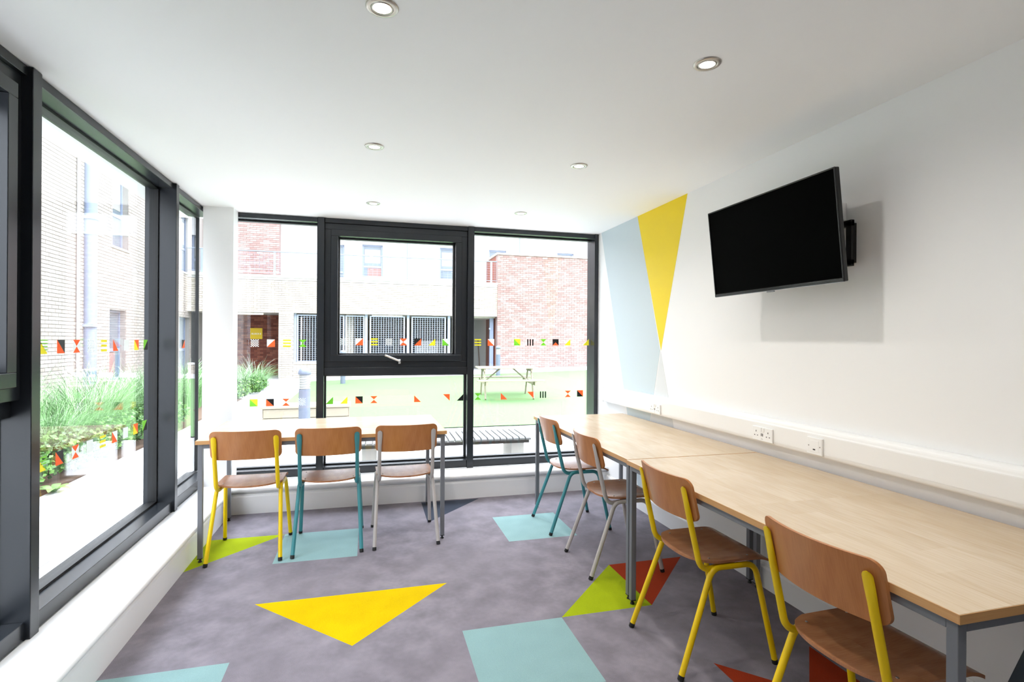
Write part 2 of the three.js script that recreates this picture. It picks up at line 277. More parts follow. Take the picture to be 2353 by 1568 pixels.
// a bay in the wall: along = 'z' (left wall) or 'x' (back wall); a0..a1 between the mullion faces
function bay(along, a0, a1, opts) {
  const w = thing('window_' + (++winN), opts.label, 'window', [0, 0, 0], 0, null, 'structure');
  const B = (n, p0, p1, y0, y1, d0, d1, m = M.frame, r = .003, parent = w) => put(n, along === 'x' ? rbx(p0, p1, y0, y1, -d1, -d0, r) : rbx(XL - d1, XL - d0, y0, y1, p0, p1, r), m, parent);
  const yb = .207, yt = H;
  B('head', a0, a1, yt - .04, yt - .001, .004, .17); B('bottom_rail', a0, a1, yb + .001, yb + .068, .004, .17);
  for (const [n, p0, p1] of opts.mullions) B(n, p0, p1, yb - .006, yt - .002, -.014, .17);
  const pane = (parent, p0, p1, y0, y1) => {
    for (const [q0, q1, v0, v1] of [[p0, p1, y1 - .012, y1], [p0, p1, y0, y0 + .012], [p0, p0 + .012, y0 + .012, y1 - .012], [p1 - .012, p1, y0 + .012, y1 - .012]]) B('gasket', q0, q1, v0, v1, GD - .012, GD + .04, M.gasket, .001, parent);
    const g = B('glass_pane', p0 + .008, p1 - .008, y0 + .008, y1 - .008, GD, GD + .006, M.glass, .0001, parent); g.castShadow = false; return g;
  };
  if (opts.vent) {
    const [t0, t1] = [1.053, 1.119];
    B('transom', a0, a1, t0, t1, opts.deep ?? .004, .17);
    pane(w, a0, a1, yb + .068, t0);
    const v = new THREE.Group(); v.name = 'opening_casement'; w.add(v);
    const f = (n, i, d0, d1) => { const p0 = a0 + i[0], p1 = a1 - i[0], q = i[0] + i[1], y0 = t1 + i[0], y1 = yt - .04 - i[0]; for (const [s0, s1, v0, v1] of [[p0, p1, y0, y0 + i[1]], [p0, p1, y1 - i[1], y1], [p0, p0 + i[1], y0 + i[1], y1 - i[1]], [p1 - i[1], p1, y0 + i[1], y1 - i[1]]]) B(n, s0, s1, v0, v1, d0, d1, M.frame, .003, v); };
    f('outer_frame', [0, .052], .022, .15); f('sash_frame', [.052, .056], .005, .15);
    pane(v, a0 + .108, a1 - .108, t1 + .108, yt - .148);
    if (opts.handle) {
      const h = put('handle', [rbx(-1.885, -1.865, 1.15, 1.19, .0, .03, .004), sweep(fillet([V(-1.875, 1.172, .012), V(-1.875, 1.174, .048), V(-2.0, 1.226, .055)], .012), (t) => [.0085, t > .35 ? .0055 : .0085], 12, V(0, 0, 1))], M.chrome, v); h.userData.label = 'chrome lever handle';
    }
    opts.ventGroup = v;
  } else pane(w, a0, a1, yb + .068, yt - .04);
  const host = y => opts.vent && y > 1.1 ? opts.ventGroup : w;
  for (const [kind, p, y] of opts.stickers ?? []) sticker(w, kind, along === 'x' ? (a, b, c) => [p + a * .031, y + b * .031, -GD + .0006 + c] : (a, b, c) => [XL - GD + .0006 + c, y + b * .031, p - a * .031]);
  return w;
}
const rowU = 1.336, rowD = .832;
bay('z', -.1, .709, { label: 'narrow left window bay beside the white corner pillar', mullions: [['mullion', .709, .762]], stickers: [['orangeGlass', .374, 1.317], ['blackOrange', .235, 1.317], ['orangeBL', .383, .812]] });
bay('z', .762, 2.262, { label: 'tall left window bay looking onto grasses and paving', mullions: [['mullion', 2.262, 2.32]], stickers: [
  ...['yellowStripes', 'orangeBlack', 'orangeGlass', 'check', 'yellowBars', 'orangeBL', 'whiteSq', 'yellowOrange', 'greenBlack'].map((k, i) => [k, 2.018 - .1355 * i, 1.317]),
  ...['yellowStripes', 'orangeBlack', 'orangeGlass', 'whiteSq', 'yellowBars', 'orangeWhite', 'whiteSq', 'yellowOrange', 'greenBlack'].map((k, i) => [k, 2.024 - .1355 * i, .812])] });
bay('z', 2.32, 3.69, { label: 'left bay at the edge of view, its casement window added to let in daylight', mullions: [['mullion', 3.69, 3.75]], vent: true, deep: .05 });  // glazing added for daylight, where a solid dark panel is likelier
bay('x', -3.40, -2.556, { label: 'narrow back window bay beside the white corner pillar', mullions: [['mullion', -2.556, -2.5]], stickers: [
  ...['check', 'whiteOrange', 'yellowBars', 'greenGlass'].map((k, i) => [k, -3.055 + .1255 * i, 1.324]), ...['greenYellow', 'orangeBlack', 'orangeGlassBare', 'check'].map((k, i) => [k, -3.06 + .1255 * i, .824])] });
bay('x', -2.5, -1.274, { label: 'middle back window bay with opening casement and chrome handle', mullions: [['mullion', -1.274, -1.216]], vent: true, handle: true, stickers: [
  ...['check', 'whiteOrange', 'yellowBars', 'check', 'orangeGlass', 'blackOrange', 'yellowTri', 'greenWhite'].map((k, i) => [k, -2.342 + .1266 * i, 1.34]),
  ['greenTri', -2.461, .83], ['yellowTri', -2.342, .83], ['orangeBlack', -2.214, .83], ['orangeGlassBare', -2.088, .83], ['orangeBL', -1.707, .83], ['orangeTR', -1.447, .835], ['blackBR', -1.32, .834]] });
bay('x', -1.216, -.003, { label: 'right back window bay next to the painted wall', mullions: [['jamb', -.04, -.003]], stickers: [
  ['yellowBars', -1.158, 1.34], ['orangeWhite', -1.033, 1.34], ['greenYellow', -.779, 1.343], ['blackBars', -.649, 1.342], ['greenGlass', -.518, 1.344], ['swallow', -.394, 1.345], ['yellowTri', -.273, 1.346], ['yellowTri', -.08, 1.348],
  ['greenGlass', -1.154, .838], ['orangeBL', -.904, .836], ['orangeTR', -.646, .842], ['blackBars', -.519, .842], ['orangeGlassBare', -.265, .845], ['blackUnderOrange', -.138, .847]] });

// ------------------------------------------------------------------ downlights
{
  const ringG = new THREE.LatheGeometry([[.034, 0], [.034, -.004], [.037, -.0065], [.047, -.0055], [.05, -.002], [.05, 0]].map(p => new THREE.Vector2(...p)), 40);
  const gim = new THREE.LatheGeometry([[.027, .0], [.0285, -.006], [.032, -.0065], [.0335, -.002]].map(p => new THREE.Vector2(...p)), 36);
  const lens = new THREE.CylinderGeometry(.0275, .0275, .003, 32).translate(0, -.003, 0), glow = lampGlow(0xfff6e6, 5);
  const where = { 'back window': [[-2.107, .6, 'in the row by the back window, in front of the casement'], [-.955, .615, 'in the row by the back window, near the painted wall']], mid: [[-2.11, 1.82, 'in the middle row, above the open carpet'], [-.945, 1.828, 'in the middle row, near the yellow wall triangle']], behind: [[-2.1, 4.27, 'in the unseen row added for brightness by the plain end wall, window side'], [-.93, 4.27, 'in the unseen row added for brightness by the plain end wall, table side']], near: [[-2.098, 3.05, 'in the row level with the wall television, window side'], [-.926, 3.03, 'in the row level with the wall television, table side']] };  // behind: unseen row continuing the grid, added to brighten this end
  for (const row of Object.values(where)) for (const [x, z, txt] of row) {
    const o = thing('downlight', 'round recessed ceiling downlight ' + txt, 'downlight', [x, H, z], 0, 'ceiling downlights');
    put('bezel', ringG, M.nickel, o); put('gimbal_ring', gim, M.nickel, o); const l = put('lens', lens, glow, o); l.castShadow = false;
    const s = new THREE.SpotLight(0xfffaf4, 1.15, 0, 1.4, .9); s.shadow.radius = 1.4; s.name = 'downlight_beam'; s.position.set(0, -.014, 0); s.target.position.set(0, -2, 0); s.castShadow = true; o.add(s, s.target);
  }
}

// ------------------------------------------------------------------ tables
function table(label, x0, x1, z0, z1, along, turn = 0) {
  const cx = (x0 + x1) / 2, cz = (z0 + z1) / 2, w = x1 - x0, d = z1 - z0, t = thing('table', label, 'table', [cx, 0, cz], turn, 'maple topped tables');
  const hx = w / 2, hz = d / 2, top = planarUV(rbx(-hx + .002, hx - .002, .717, .74, -hz + .002, hz - .002, .0015), along === 'x' ? 2 : 0, along === 'x' ? 0 : 2);
  put('tabletop', top, M.maple, t);
  const e = [rbx(-hx, hx, .7165, .7395, -hz, -hz + .002, .0008), rbx(-hx, hx, .7165, .7395, hz - .002, hz, .0008), rbx(-hx, -hx + .002, .7165, .7395, -hz + .002, hz - .002, .0008), rbx(hx - .002, hx, .7165, .7395, -hz + .002, hz - .002, .0008)];
  [0, 0, 2, 2].forEach((a, i) => planarUV(e[i], 1, a)); put('edge_band', e, M.mapleEdge, t);
  const s = .027, ix = hx - .012, iz = hz - .012;
  for (const z of [-1, 1]) put('apron_rail', rbx(-ix + s, ix - s, .69, .716, z > 0 ? iz - s : -iz, z > 0 ? iz : -iz + s, .002), M.steelGrey, t);
  for (const x of [-1, 1]) put('apron_rail', rbx(x > 0 ? ix - s : -ix, x > 0 ? ix : -ix + s, .69, .716, -iz + s, iz - s, .002), M.steelGrey, t);
  for (const x of [-1, 1]) for (const z of [-1, 1]) {
    const l = put('leg', rbx(x > 0 ? ix - s : -ix, x > 0 ? ix : -ix + s, .022, .716, z > 0 ? iz - s : -iz, z > 0 ? iz : -iz + s, .002), M.steelGrey, t);
    const fx = x * (ix - s / 2), fz = z * (iz - s / 2); put('foot', [cyl(.006, .016, fx, .016, fz, 10), cyl(.012, .009, fx, .0045, fz, 14, .009), rbx(fx - .014, fx + .014, .02, .025, fz - .014, fz + .014, .001)], M.blackPlastic, l);
  }
  return t;
}
table('pale maple topped table under the casement window with three chairs', -3.15, -1.624, .328, 1.148, 'x', .026);
table('pale maple topped table meeting the back window, against the painted wall', -.824, -.024, .582, 2.226, 'z');
table('pale maple topped table below the television, against the white wall', -.834, -.024, 2.231, 3.85, 'z');

// ------------------------------------------------------------------ chairs
const chairGeo = (() => {
  const G = {};
  const half = .2015, corner = .034, bTop = .799, bBot = .619, us = [];
  for (let i = 0; i <= 40; i++) { const a = i / 40 * Math.PI; us.push(-half * Math.cos(a)); }
  const cut = u => { const q = half - Math.abs(u); return q < corner ? corner - Math.sqrt(Math.max(0, corner * corner - (corner - q) ** 2)) : 0; };
  const lean = y => .117 + .084 * (y - .412) / .35;
  G.back = sheet(us, u => bBot + cut(u), u => bTop - cut(u), 8, (u, v, s) => [u, v, lean(v) + .0195 - 1.05 * u * u + (s ? -.011 : 0)], (u, v) => [u, v]);
  const sh = .19, su = []; for (let i = 0; i <= 40; i++) su.push(-sh * Math.cos(i / 40 * Math.PI));
  const rear = u => .138 - .07 * Math.pow(Math.abs(u) / sh, 3.2) - (Math.abs(u) > .16 ? .03 * ((Math.abs(u) - .16) / .03) ** 2 : 0), front = u => -.226 + (Math.abs(u) > .17 ? .012 * ((Math.abs(u) - .17) / .02) ** 2 : 0);
  const hgt = (u, z) => .4505 - .010 * (1 - (u / .155) ** 2) * Math.min(1, Math.max(0, (z + .2) / .12)) * (Math.abs(u) < .155 ? 1 : .35) + (z > .06 ? .9 * (z - .06) ** 2 : 0) - (z < -.15 ? 4.2 * (z + .15) ** 2 : 0);
  G.seat = sheet(su, front, rear, 26, (u, z, s) => [u, hgt(u, z) - (s ? .0105 : 0), z], (u, v) => [u, v]);
  const r = .0122;
  G.upright = x => { const pts = fillet([V(x * .158, .4255, -.05), V(x * .176, .414, .116), V(x * .1735, .766, .2005)], .062, 12), n = pts.length, P = []; // refine the straight upper part
    for (let i = 0; i < n - 1; i++) P.push(pts[i]); const a = pts[n - 2], b = pts[n - 1]; for (let k = 1; k <= 36; k++) P.push(a.clone().lerp(b, k <= 20 ? k / 20 * .9 : .9 + (k - 20) / 16 * .1));
    return sweep(P, (t, s, L) => { const e = L - s, f = Math.max(0, Math.min(1, (.11 - e) / .06)), c = e < .016 ? Math.sqrt(Math.max(.03, 1 - ((.016 - e) / .016) ** 2)) : 1; return [(r + .0035 * f) * c, (r - .0055 * f) * c]; }, 16); };
  const leg = (x, z) => fillet([V(x * .206, .008, z * .225), V(x * .184, .4245, z > 0 ? .068 : -.138), V(x * .184, .4245, -.035)], .062, 10);
  G.leg = (x, z) => tube(leg(x, z), r, 14); G.cap = (x, z) => { const p = leg(x, z), d = p[1].clone().sub(p[0]).normalize(); return sweep([p[0].clone().addScaledVector(d, -.0075), p[0].clone().addScaledVector(d, -.006), p[0].clone().addScaledVector(d, .012)], t => t < .02 ? [.0115, .0115] : [.0128, .0128], 14); };
  return G;
})();
const chairShared = { up: [-1, 1].map(chairGeo.upright), leg: {}, cap: {} };
for (const x of [-1, 1]) for (const z of [-1, 1]) { chairShared.leg[x + ',' + z] = chairGeo.leg(x, z); chairShared.cap[x + ',' + z] = chairGeo.cap(x, z); }
const brace = tube([V(-.18, .424, -.02), V(.18, .424, -.02)], .008, 10, V(0, 0, 1));
const screwG = new THREE.SphereGeometry(.0045, 10, 6).scale(1, .4, 1), screwB = new THREE.SphereGeometry(.005, 10, 6).scale(1, 1, .4);
function chair(label, x, z, turn, metal, group) {
  const t = thing('chair', label, 'chair', [x, 0, z], turn, group);
  const s = put('seat', chairGeo.seat, M.beechSeat, t);
  for (const [a, b] of [[-.15, .06], [.15, .06], [-.16, -.12], [.16, -.12]]) { const q = put('screw', screwG, M.screw, s); q.position.set(a, .4515, b); }
  put('backrest', chairGeo.back, M.beech, t);
  for (const g of chairShared.up) put('upright', g, metal, t);
  for (const k of Object.keys(chairShared.leg)) { const l = put('leg', chairShared.leg[k], metal, t); put('foot_cap', chairShared.cap[k], M.blackPlastic, l); }
  put('cross_brace', brace, metal, t);
  return t;
}
chair('beech plywood chair with yellow frame at the casement table, beside the pillar', -2.856, 1.01, 0, M.yellow, 'school chairs');
chair('beech plywood chair with teal frame between yellow and grey chairs', -2.378, .996, .01, M.teal, 'school chairs');
chair('beech plywood chair with light grey frame at the casement table', -1.889, .984, .02, M.lightGrey, 'school chairs');
chair('beech plywood chair with teal frame at the wall table, nearest the window', -.675, 1.033, -Math.PI / 2, M.teal, 'school chairs');
chair('beech plywood chair with light grey frame at the wall table', -.676, 1.745, -Math.PI / 2 - .021, M.lightGrey, 'school chairs');
chair('beech plywood chair with yellow frame standing beside the grey framed chair', -.693, 2.665, -Math.PI / 2, M.yellow, 'school chairs');
chair('beech plywood chair with yellow frame at the free end of the wall tables', -.691, 3.481, -Math.PI / 2 + .032, M.yellow, 'school chairs');

// ------------------------------------------------------------------ television, trunking, sockets
{
  const mnt = thing('wall_bracket', 'black steel wall bracket behind the television', 'bracket', [0, 1.81, 2.72]);
  put('wall_plate', [rbx(-.03, -.012, -.1, .1, -.2, -.17, .002), rbx(-.03, -.012, -.1, .1, .075, .105, .002), rbx(-.03, -.012, .075, .105, -.2, .105, .002), rbx(-.03, -.012, -.105, -.075, -.2, .105, .002)], M.tvBody, mnt);
  for (const z of [-.2, .065]) put('wall_pad', rbx(-.012, 0, -.09, .09, z, z + .04, .001), M.blackPlastic, mnt);
  put('arm', [rbx(-.165, -.03, .06, .085, -.16, -.13, .002), rbx(-.165, -.03, -.085, -.06, -.16, -.13, .002), rbx(-.18, -.16, -.12, .12, -.3, .0, .002)], M.tvBody, mnt);
  const tv = thing('television', 'black flat screen television tilted down from the right wall', 'television', [-.25, 1.848, 2.551]);
  const t = new THREE.Group(); t.rotation.set(0, -Math.PI / 2, 0); t.name = 'panel'; tv.add(t); // +z of the panel faces the room
  const W = .425, hh = .2375, rotX = .11; t.rotation.order = 'YXZ'; t.rotation.x = rotX;
  put('casing', [rbx(-W, W, -hh, hh, -.018, .004, .004), rbx(-W * .7, W * .7, -hh * .8, hh * .5, -.05, -.018, .01)], M.tvBody, t);
  put('screen', bx(-W + .007, W - .007, -hh + .016, hh - .007, .004, .0052), M.tvScreen, t).userData.label = 'matt black screen';
  put('bezel', [rbx(-W, W, -hh, -hh + .014, .004, .009, .002), rbx(-W, W, hh - .007, hh, .004, .008, .002), rbx(-W, -W + .007, -hh + .014, hh - .007, .004, .008, .002), rbx(W - .007, W, -hh + .014, hh - .007, .004, .008, .002)], phys(0x08090a, .2), t);
  put('lower_trim', rbx(-W + .004, W - .004, -hh - .002, -hh, -.004, .009, .0005), M.tvTrim, t);
  put('receiver', rbx(-.025, .025, -hh - .009, -hh - .002, -.004, .006, .003), M.tvTrim, t);
}
const TY0 = .806, TY1 = .944;
{
  const k = thing('cable_trunking', 'white plastic cable trunking along the right wall above tables', 'trunking', [0, 0, 0]);
  const s = new THREE.Shape(); s.moveTo(0, TY0); s.lineTo(-.036, TY0); s.quadraticCurveTo(-.047, TY0, -.05, TY0 + .012); s.lineTo(-.052, TY0 + .02); s.lineTo(-.052, TY1 - .03); s.lineTo(-.049, TY1 - .024); s.quadraticCurveTo(-.043, TY1, -.028, TY1); s.lineTo(0, TY1); s.closePath();
  put('body', new THREE.ExtrudeGeometry(s, { depth: 5.9, bevelEnabled: false, curveSegments: 6 }).translate(-.0015, 0, .25), M.whitePlastic, k);
  put('lid', bx(-.0548, -.0535, TY0 + .024, TY1 - .033, .27, 6.1), M.whitePlastic, k);
  put('end_cap', rbx(-.056, -.0015, TY0 - .003, TY1 + .003, .175, .25, .012, 3), M.whitePlastic, k);
}
function plate(name, label, z, w, y0, y1, detail, x = -.0548) {
  const o = thing(name, label, 'socket', [x, (y0 + y1) / 2, z], -Math.PI / 2, 'socket plates'); // local +z faces the room, local x runs along the wall
  put('plate', rbx(-w / 2, w / 2, -(y1 - y0) / 2, (y1 - y0) / 2, 0, .0095, .003), M.whitePlastic, o); detail(o); return o;
}
const doubleSocket = o => {
  for (const c of [-.045, .045]) {
    put('earth_slot', bx(c - .002, c + .002, .008, .017, .0095, .0101), M.socketDark, o);
    for (const s of [-1, 1]) put('pin_slot', bx(c + s * .011 - .0035, c + s * .011 + .0035, -.012, -.008, .0095, .0101), M.socketDark, o);
  }
  for (const s of [-1, 1]) { put('rocker_switch', rbx(s * .011 - .006, s * .011 + .006, .014, .034, .0095, .0125, .001), M.whitePlastic, o); put('charging_slot', bx(s * .005 - .0022, s * .005 + .0022, -.011, .004, .0095, .0101), M.socketDark, o); }
  put('printed_mark', [bx(-.008, .008, -.028, -.0268, .0095, .0098), bx(-.003, .003, -.0235, -.0222, .0095, .0098)], M.socketPrint, o);
};
plate('double_socket', 'white double socket on the trunking below the pale blue paint', 1.18, .15, .818, .892, doubleSocket);
plate('double_socket', 'white double socket on the trunking beside the single outlet plate', 2.308, .15, .818, .894, doubleSocket);
plate('outlet_plate', 'white single outlet plate with one dark port on the trunking', 2.66, .09, .818, .9, o => {
  put('module', rbx(-.024, .024, -.028, .026, .0095, .0106, .001), M.whitePlastic, o); put('port', bx(-.007, .007, -.019, -.013, .0106, .0112), M.socketDark, o);
  for (const s of [-1, 1]) put('screw', cyl(.0028, .0012, 0, 0, 0, 10).rotateX(Math.PI / 2).translate(s * .033, 0, .0101), M.socketPrint, o);
});
plate('wall_socket', 'white socket box on the wall behind the television', 2.7, .15, 1.92, 2.006, o => { put('back_box', rbx(-.073, .073, -.041, .041, -.03, 0, .003), M.whitePlastic, o); put('pin_slot', bx(.045, .048, -.012, -.004, .0095, .0101), M.socketDark, o); }, -.0302);

// ------------------------------------------------------------------ outside: ground
const GY = -.1;
const ground = (x, z) => GY + Math.max(0, Math.min(1, (-z - 4) / 11)) * (.12 + .035 * (x + 4.6));
function terrain(x0, x1, z0, z1, n, m, lift = 0, zEdge) {
  const g = new THREE.PlaneGeometry(1, 1, n, m), p = g.attributes.position, u = g.attributes.uv;
  for (let i = 0; i < p.count; i++) { const s = p.getX(i) + .5, t = .5 - p.getY(i), x = x0 + (x1 - x0) * s, zz = z0 + (z1 - z0) * t; p.setXYZ(i, x, ground(x, zz) + lift, zz); u.setXY(i, x, zz); }
  g.computeVertexNormals(); return g;
}
struct('courtyard_ground', 'pale concrete courtyard ground beyond the paving', 'ground', terrain(-8, 12, -21, 8, 20, 29, -.03), M.pathGrey);
tag(put('lawn', terrain(-3.9, 12, -13.3, -4.05, 24, 24, .012), M.lawn), 'short mown lawn with a picnic table', 'lawn', null, 'structure');
{ // slabs by the windows
  const pv = thing('paving', 'pale grey paving slabs outside the windows', 'paving', [0, 0, 0], 0, null, 'structure');
  const g = rbx(-.4465, .4465, -.05, 0, -.296, .296, .004, 1);
  for (let i = 0; i < 13; i++) for (let j = 0; j < 17; j++) {
    const x = -4.59 + i * .9, z = -3.75 + j * .6; if (x > -3.4 && z > -.5) continue; if (x > 3) continue;
    const s = put('slab', g, M.slab[Math.floor(rnd() * 3)], pv); s.position.set(x, GY + rr(-.001, .001), z);
  }
}
struct('planting_bed', 'dark soil planting bed between paving and the buff brick building', 'bed', bx(-7.95, -5.06, -.3, GY + .02, -13.2, 5), M.soil);

// ------------------------------------------------------------------ outside: planting
function bladeTuft(n, R, hgt, lean, matCount) {
  const geos = Array.from({ length: matCount }, () => ({ P: [], I: [] }));
  for (let i = 0; i < n; i++) {
    const q = geos[Math.floor(rnd() * matCount)], a = rnd() * 6.283, r = R * .45 * Math.sqrt(rnd()), x = Math.cos(a) * r, z = Math.sin(a) * r, h = hgt * rr(.6, 1.1), l = lean * rr(.35, 1.15), b = a + rr(-.7, .7), dx = Math.cos(b), dz = Math.sin(b), w = rr(.004, .008), base = q.P.length / 3, S = 5;
    for (let k = 0; k <= S; k++) { const t = k / S, y = h * (t - .38 * t * t * t * l * 1.2), o = l * h * t * t * .9, ww = w * (1 - t * .85); q.P.push(x + dx * o - dz * ww, y, z + dz * o + dx * ww, x + dx * o + dz * ww, y, z + dz * o - dx * ww); if (k) { const e = base + 2 * k; q.I.push(e - 2, e - 1, e, e - 1, e + 1, e); } }
  }
  return geos.map(q => { const g = new THREE.BufferGeometry(); g.setAttribute('position', new THREE.Float32BufferAttribute(q.P, 3)); g.setIndex(q.I); g.computeVertexNormals(); return g; });
}
const tufts = [bladeTuft(420, .8, 1.05, .9, 3), bladeTuft(420, .7, .95, 1.2, 3)], plumes = bladeTuft(60, .6, 1.25, .8, 1);
const grassSpots = [[-5.9, .3], [-6.5, -.4], [-5.8, -.9], [-6.6, -1.4], [-6.0, -1.9], [-6.65, -2.4], [-5.8, -2.8], [-6.5, -3.3], [-5.9, -3.8], [-6.65, -4.0], [-6.1, -4.8], [-6.65, -5.4], [-5.9, -6.1], [-6.6, -6.9], [-5.9, -7.8], [-6.65, -8.3], [-6.1, -9.2], [-5.5, -10.9], [-6.6, -10.1], [-5.35, -12.2], [-6.0, -12.0], [-6.1, 1.3], [-6.5, 2.2], [-5.9, 3.0], [-6.5, 3.9]];
grassSpots.forEach(([x, z], i) => {
  const o = thing('ornamental_grass', z < -9 ? 'arching ornamental grass clump in the bed by the dark brick passage' : 'arching ornamental grass clump in the bed along the buff brick building', 'grass', [x, GY + .015, z], rr(0, 6.28), z < -9 ? 'grass clumps by the passage' : 'grass clumps along the bed', 'thing');
  const s = rr(.85, 1.15); o.scale.set(s, s, s);
  tufts[i % 2].forEach((g, k) => put('blades', g, M.blade[k], o)); put('seed_stalks', plumes[0], M.bladePale, o);
});
function leafMass(n, rx, ry, rz) {
  const geos = [0, 1, 2].map(() => ({ P: [], I: [] }));
  for (let i = 0; i < n; i++) {
    const a = rnd() * 6.283, c = rr(-.75, 1), s = Math.sqrt(1 - c * c), k = .72 + .3 * Math.pow(rnd(), .6), x = Math.cos(a) * s * rx * k, y = ry * (1 + c * k) * .92, z = Math.sin(a) * s * rz * k, q = geos[Math.floor(rnd() * 3)], b = q.P.length / 3, w = rr(.018, .032), l = w * rr(1.4, 2);
    const d = V(rr(-1, 1), rr(-.3, 1), rr(-1, 1)).normalize(), e = V(rr(-1, 1), rr(-1, 1), rr(-1, 1)).cross(d).normalize(), p = V(x, y, z);
    for (const [m, nn] of [[0, 0], [.5, .5], [1, 0], [.5, -.5]]) { const v = p.clone().addScaledVector(d, l * m).addScaledVector(e, w * nn * 2); q.P.push(v.x, v.y, v.z); }
    q.I.push(b, b + 1, b + 2, b, b + 2, b + 3);
  }
  return geos.map(q => { const g = new THREE.BufferGeometry(); g.setAttribute('position', new THREE.Float32BufferAttribute(q.P, 3)); g.setIndex(q.I); g.computeVertexNormals(); return g; });
}
const bush = leafMass(1500, .42, .22, .36), bushTwig = [0, 1, 2, 3, 4].map(k => bar(V(0, 0, 0), V(Math.cos(k * 1.3) * .22, .3, Math.sin(k * 1.3) * .2), .006, 5));
[[-5.4, -.55], [-5.4, -1.15], [-5.42, -1.75], [-5.38, -2.35], [-5.4, -2.95], [-5.4, -3.6], [-5.42, -4.3], [-5.4, -5.1], [-5.3, -8.6], [-5.28, -9.5], [-5.22, -10.4], [-5.2, -11.3], [-5.42, .9], [-5.4, 1.7], [-5.4, 2.5], [-5.42, 3.3], [-5.4, 4.1]].forEach(([x, z], i) => {
  const far = z < -8, o = thing('shrub', far ? 'low leafy shrub at the bed edge near the dark brick passage' : 'low leafy shrub in the hedge edging the paving', 'shrub', [x, GY + .01, z], rr(0, 6.28), far ? 'shrubs near the passage' : 'hedge shrubs by the paving');
  const s = rr(.9, 1.12); o.scale.set(s, s * (z > -1 ? 1.2 : 1), s);
  bush.forEach((g, k) => put('leaves', g, M.leaf[k], o)); put('twigs', bushTwig, M.twig, o);
});
{ // dock-like weed and a weathered block at the bed edge
  const o = thing('leafy_weed', 'broad leaved bright green weed at the edge of the paving', 'weed', [-5.0, GY + .0, -1.22]);
  for (let k = 0; k < 6; k++) { const a = k * 1.05 + .3, g = sheet([-1, -.5, 0, .5, 1], () => 0, () => 1, 6, (u, v, s) => { const w = .035 * Math.sin(Math.PI * Math.min(1, v * .85 + .1)), r = .16 * v; return [Math.cos(a) * r - Math.sin(a) * u * w, .13 * v * (1.3 - v) + (s ? -.002 : 0), Math.sin(a) * r + Math.cos(a) * u * w]; }, (u, v) => [u, v]); put('large_leaf', g, M.leaf[2], o); }
  tag(put('timber_block', rbx(-5.22, -5.06, GY + .02, .1, -1.0, -.2, .01), M.timberGrey), 'weathered grey timber block at the hedge end', 'timber');
}

// ------------------------------------------------------------------ outside: street furniture
function bollard(label, x, z, hgt, s, group) {
  const o = thing('bollard_light', label, 'bollard', [x, ground(x, z) - .004, z], 0, group);
  put('post', cyl(.075 * s, hgt - .34, 0, (hgt - .34) / 2, 0, 28), M.bollard, o);
  put('lens', cyl(.066 * s, .2, 0, hgt - .24, 0, 24), M.bollardLens, o);
  for (let k = 0; k < 6; k++) put('louvre', cyl(.076 * s, .008, 0, hgt - .325 + k * .033, 0, 28, .07 * s), M.bollardLens, o);
  put('cap', new THREE.LatheGeometry([[0, 0], [.082, 0], [.086, .02], [.08, .05], [.06, .085], [.03, .102], [0, .108]].map(([a, b]) => new THREE.Vector2(a * s, b)), 28).translate(0, hgt - .14, 0), M.bollard, o);
}
bollard('grey bollard light with louvred head close to the back window', -2.985, -3.04, 1.12, 1, 'bollard lights');
bollard('grey bollard light standing in front of the mesh grilles', -2.89, -12.0, 1.06, 1, 'bollard lights');
bollard('grey bollard light at the corner of the red brick block', 2.07, -12.7, 1.06, 1, 'bollard lights');
{ // picnic table
  const gx = 1.05, gz = -7.6, o = thing('picnic_table', 'pale timber picnic table with fixed benches on the lawn', 'picnic table', [gx, ground(gx, gz) + .012, gz], -.1);
  const L = .72;
  for (let k = 0; k < 5; k++) put('table_plank', rbx(-L, L, .69, .72, -.34 + k * .14, -.34 + k * .14 + .125, .004, 1), M.timber, o);
  for (const s of [-1, 1]) for (let k = 0; k < 2; k++) put('seat_plank', rbx(-L - .05, L + .05, .42, .45, s * .66 - .13 + k * .135, s * .66 - .13 + k * .135 + .125, .004, 1), M.timber, o);
  for (const x of [-.56, .56]) {
    for (const s of [-1, 1]) put('leg', sweep([V(x, 0, s * .52), V(x, .69, s * .2)], () => [.022, .045], 4, V(1, 0, 0)), M.timber, o);
    put('seat_bearer', rbx(x - .022, x + .022, .33, .42, -.78, .78, .004, 1), M.timber, o); put('top_bearer', rbx(x - .022, x + .022, .62, .69, -.32, .32, .004, 1), M.timber, o);
    put('diagonal_brace', sweep([V(x * .95, .37, 0), V(x * .28, .68, 0)], () => [.03, .018], 4, V(0, 0, 1)), M.timber, o);
  }
}
{ // slatted bench just outside the back window
  const o = thing('slatted_bench', 'backless pale slatted bench outside the back window', 'bench', [-1.4, GY + .07, -.78], -.02);
  const n = 27, w = .066, slat = (() => { const s = new THREE.Shape(); s.moveTo(.2, .40); s.lineTo(-.2, .40); s.quadraticCurveTo(-.26, .41, -.265, .38); s.lineTo(-.24, .365); s.lineTo(.24, .365); s.lineTo(.275, .37); s.quadraticCurveTo(.28, .405, .2, .40); s.closePath(); return new THREE.ExtrudeGeometry(s, { depth: w - .014, bevelEnabled: false, curveSegments: 8 }).rotateY(-Math.PI / 2); })();
  for (let i = 0; i < n; i++) { const m = put('slat', slat, M.benchSlat, o); m.position.x = -n * w / 2 + (i + 1) * w; m.rotation.y = 0; }
  put('front_rail', bx(-.88, .88, .335, .364, .2, .24), M.benchEdge, o); put('rear_rail', bx(-.88, .88, .335, .364, -.24, -.2), M.benchEdge, o);
  for (const x of [-.72, .77]) put('leg', rbx(x - .07, x + .07, -.07, .364, -.19, .19, .008), M.timberGrey, o);
}
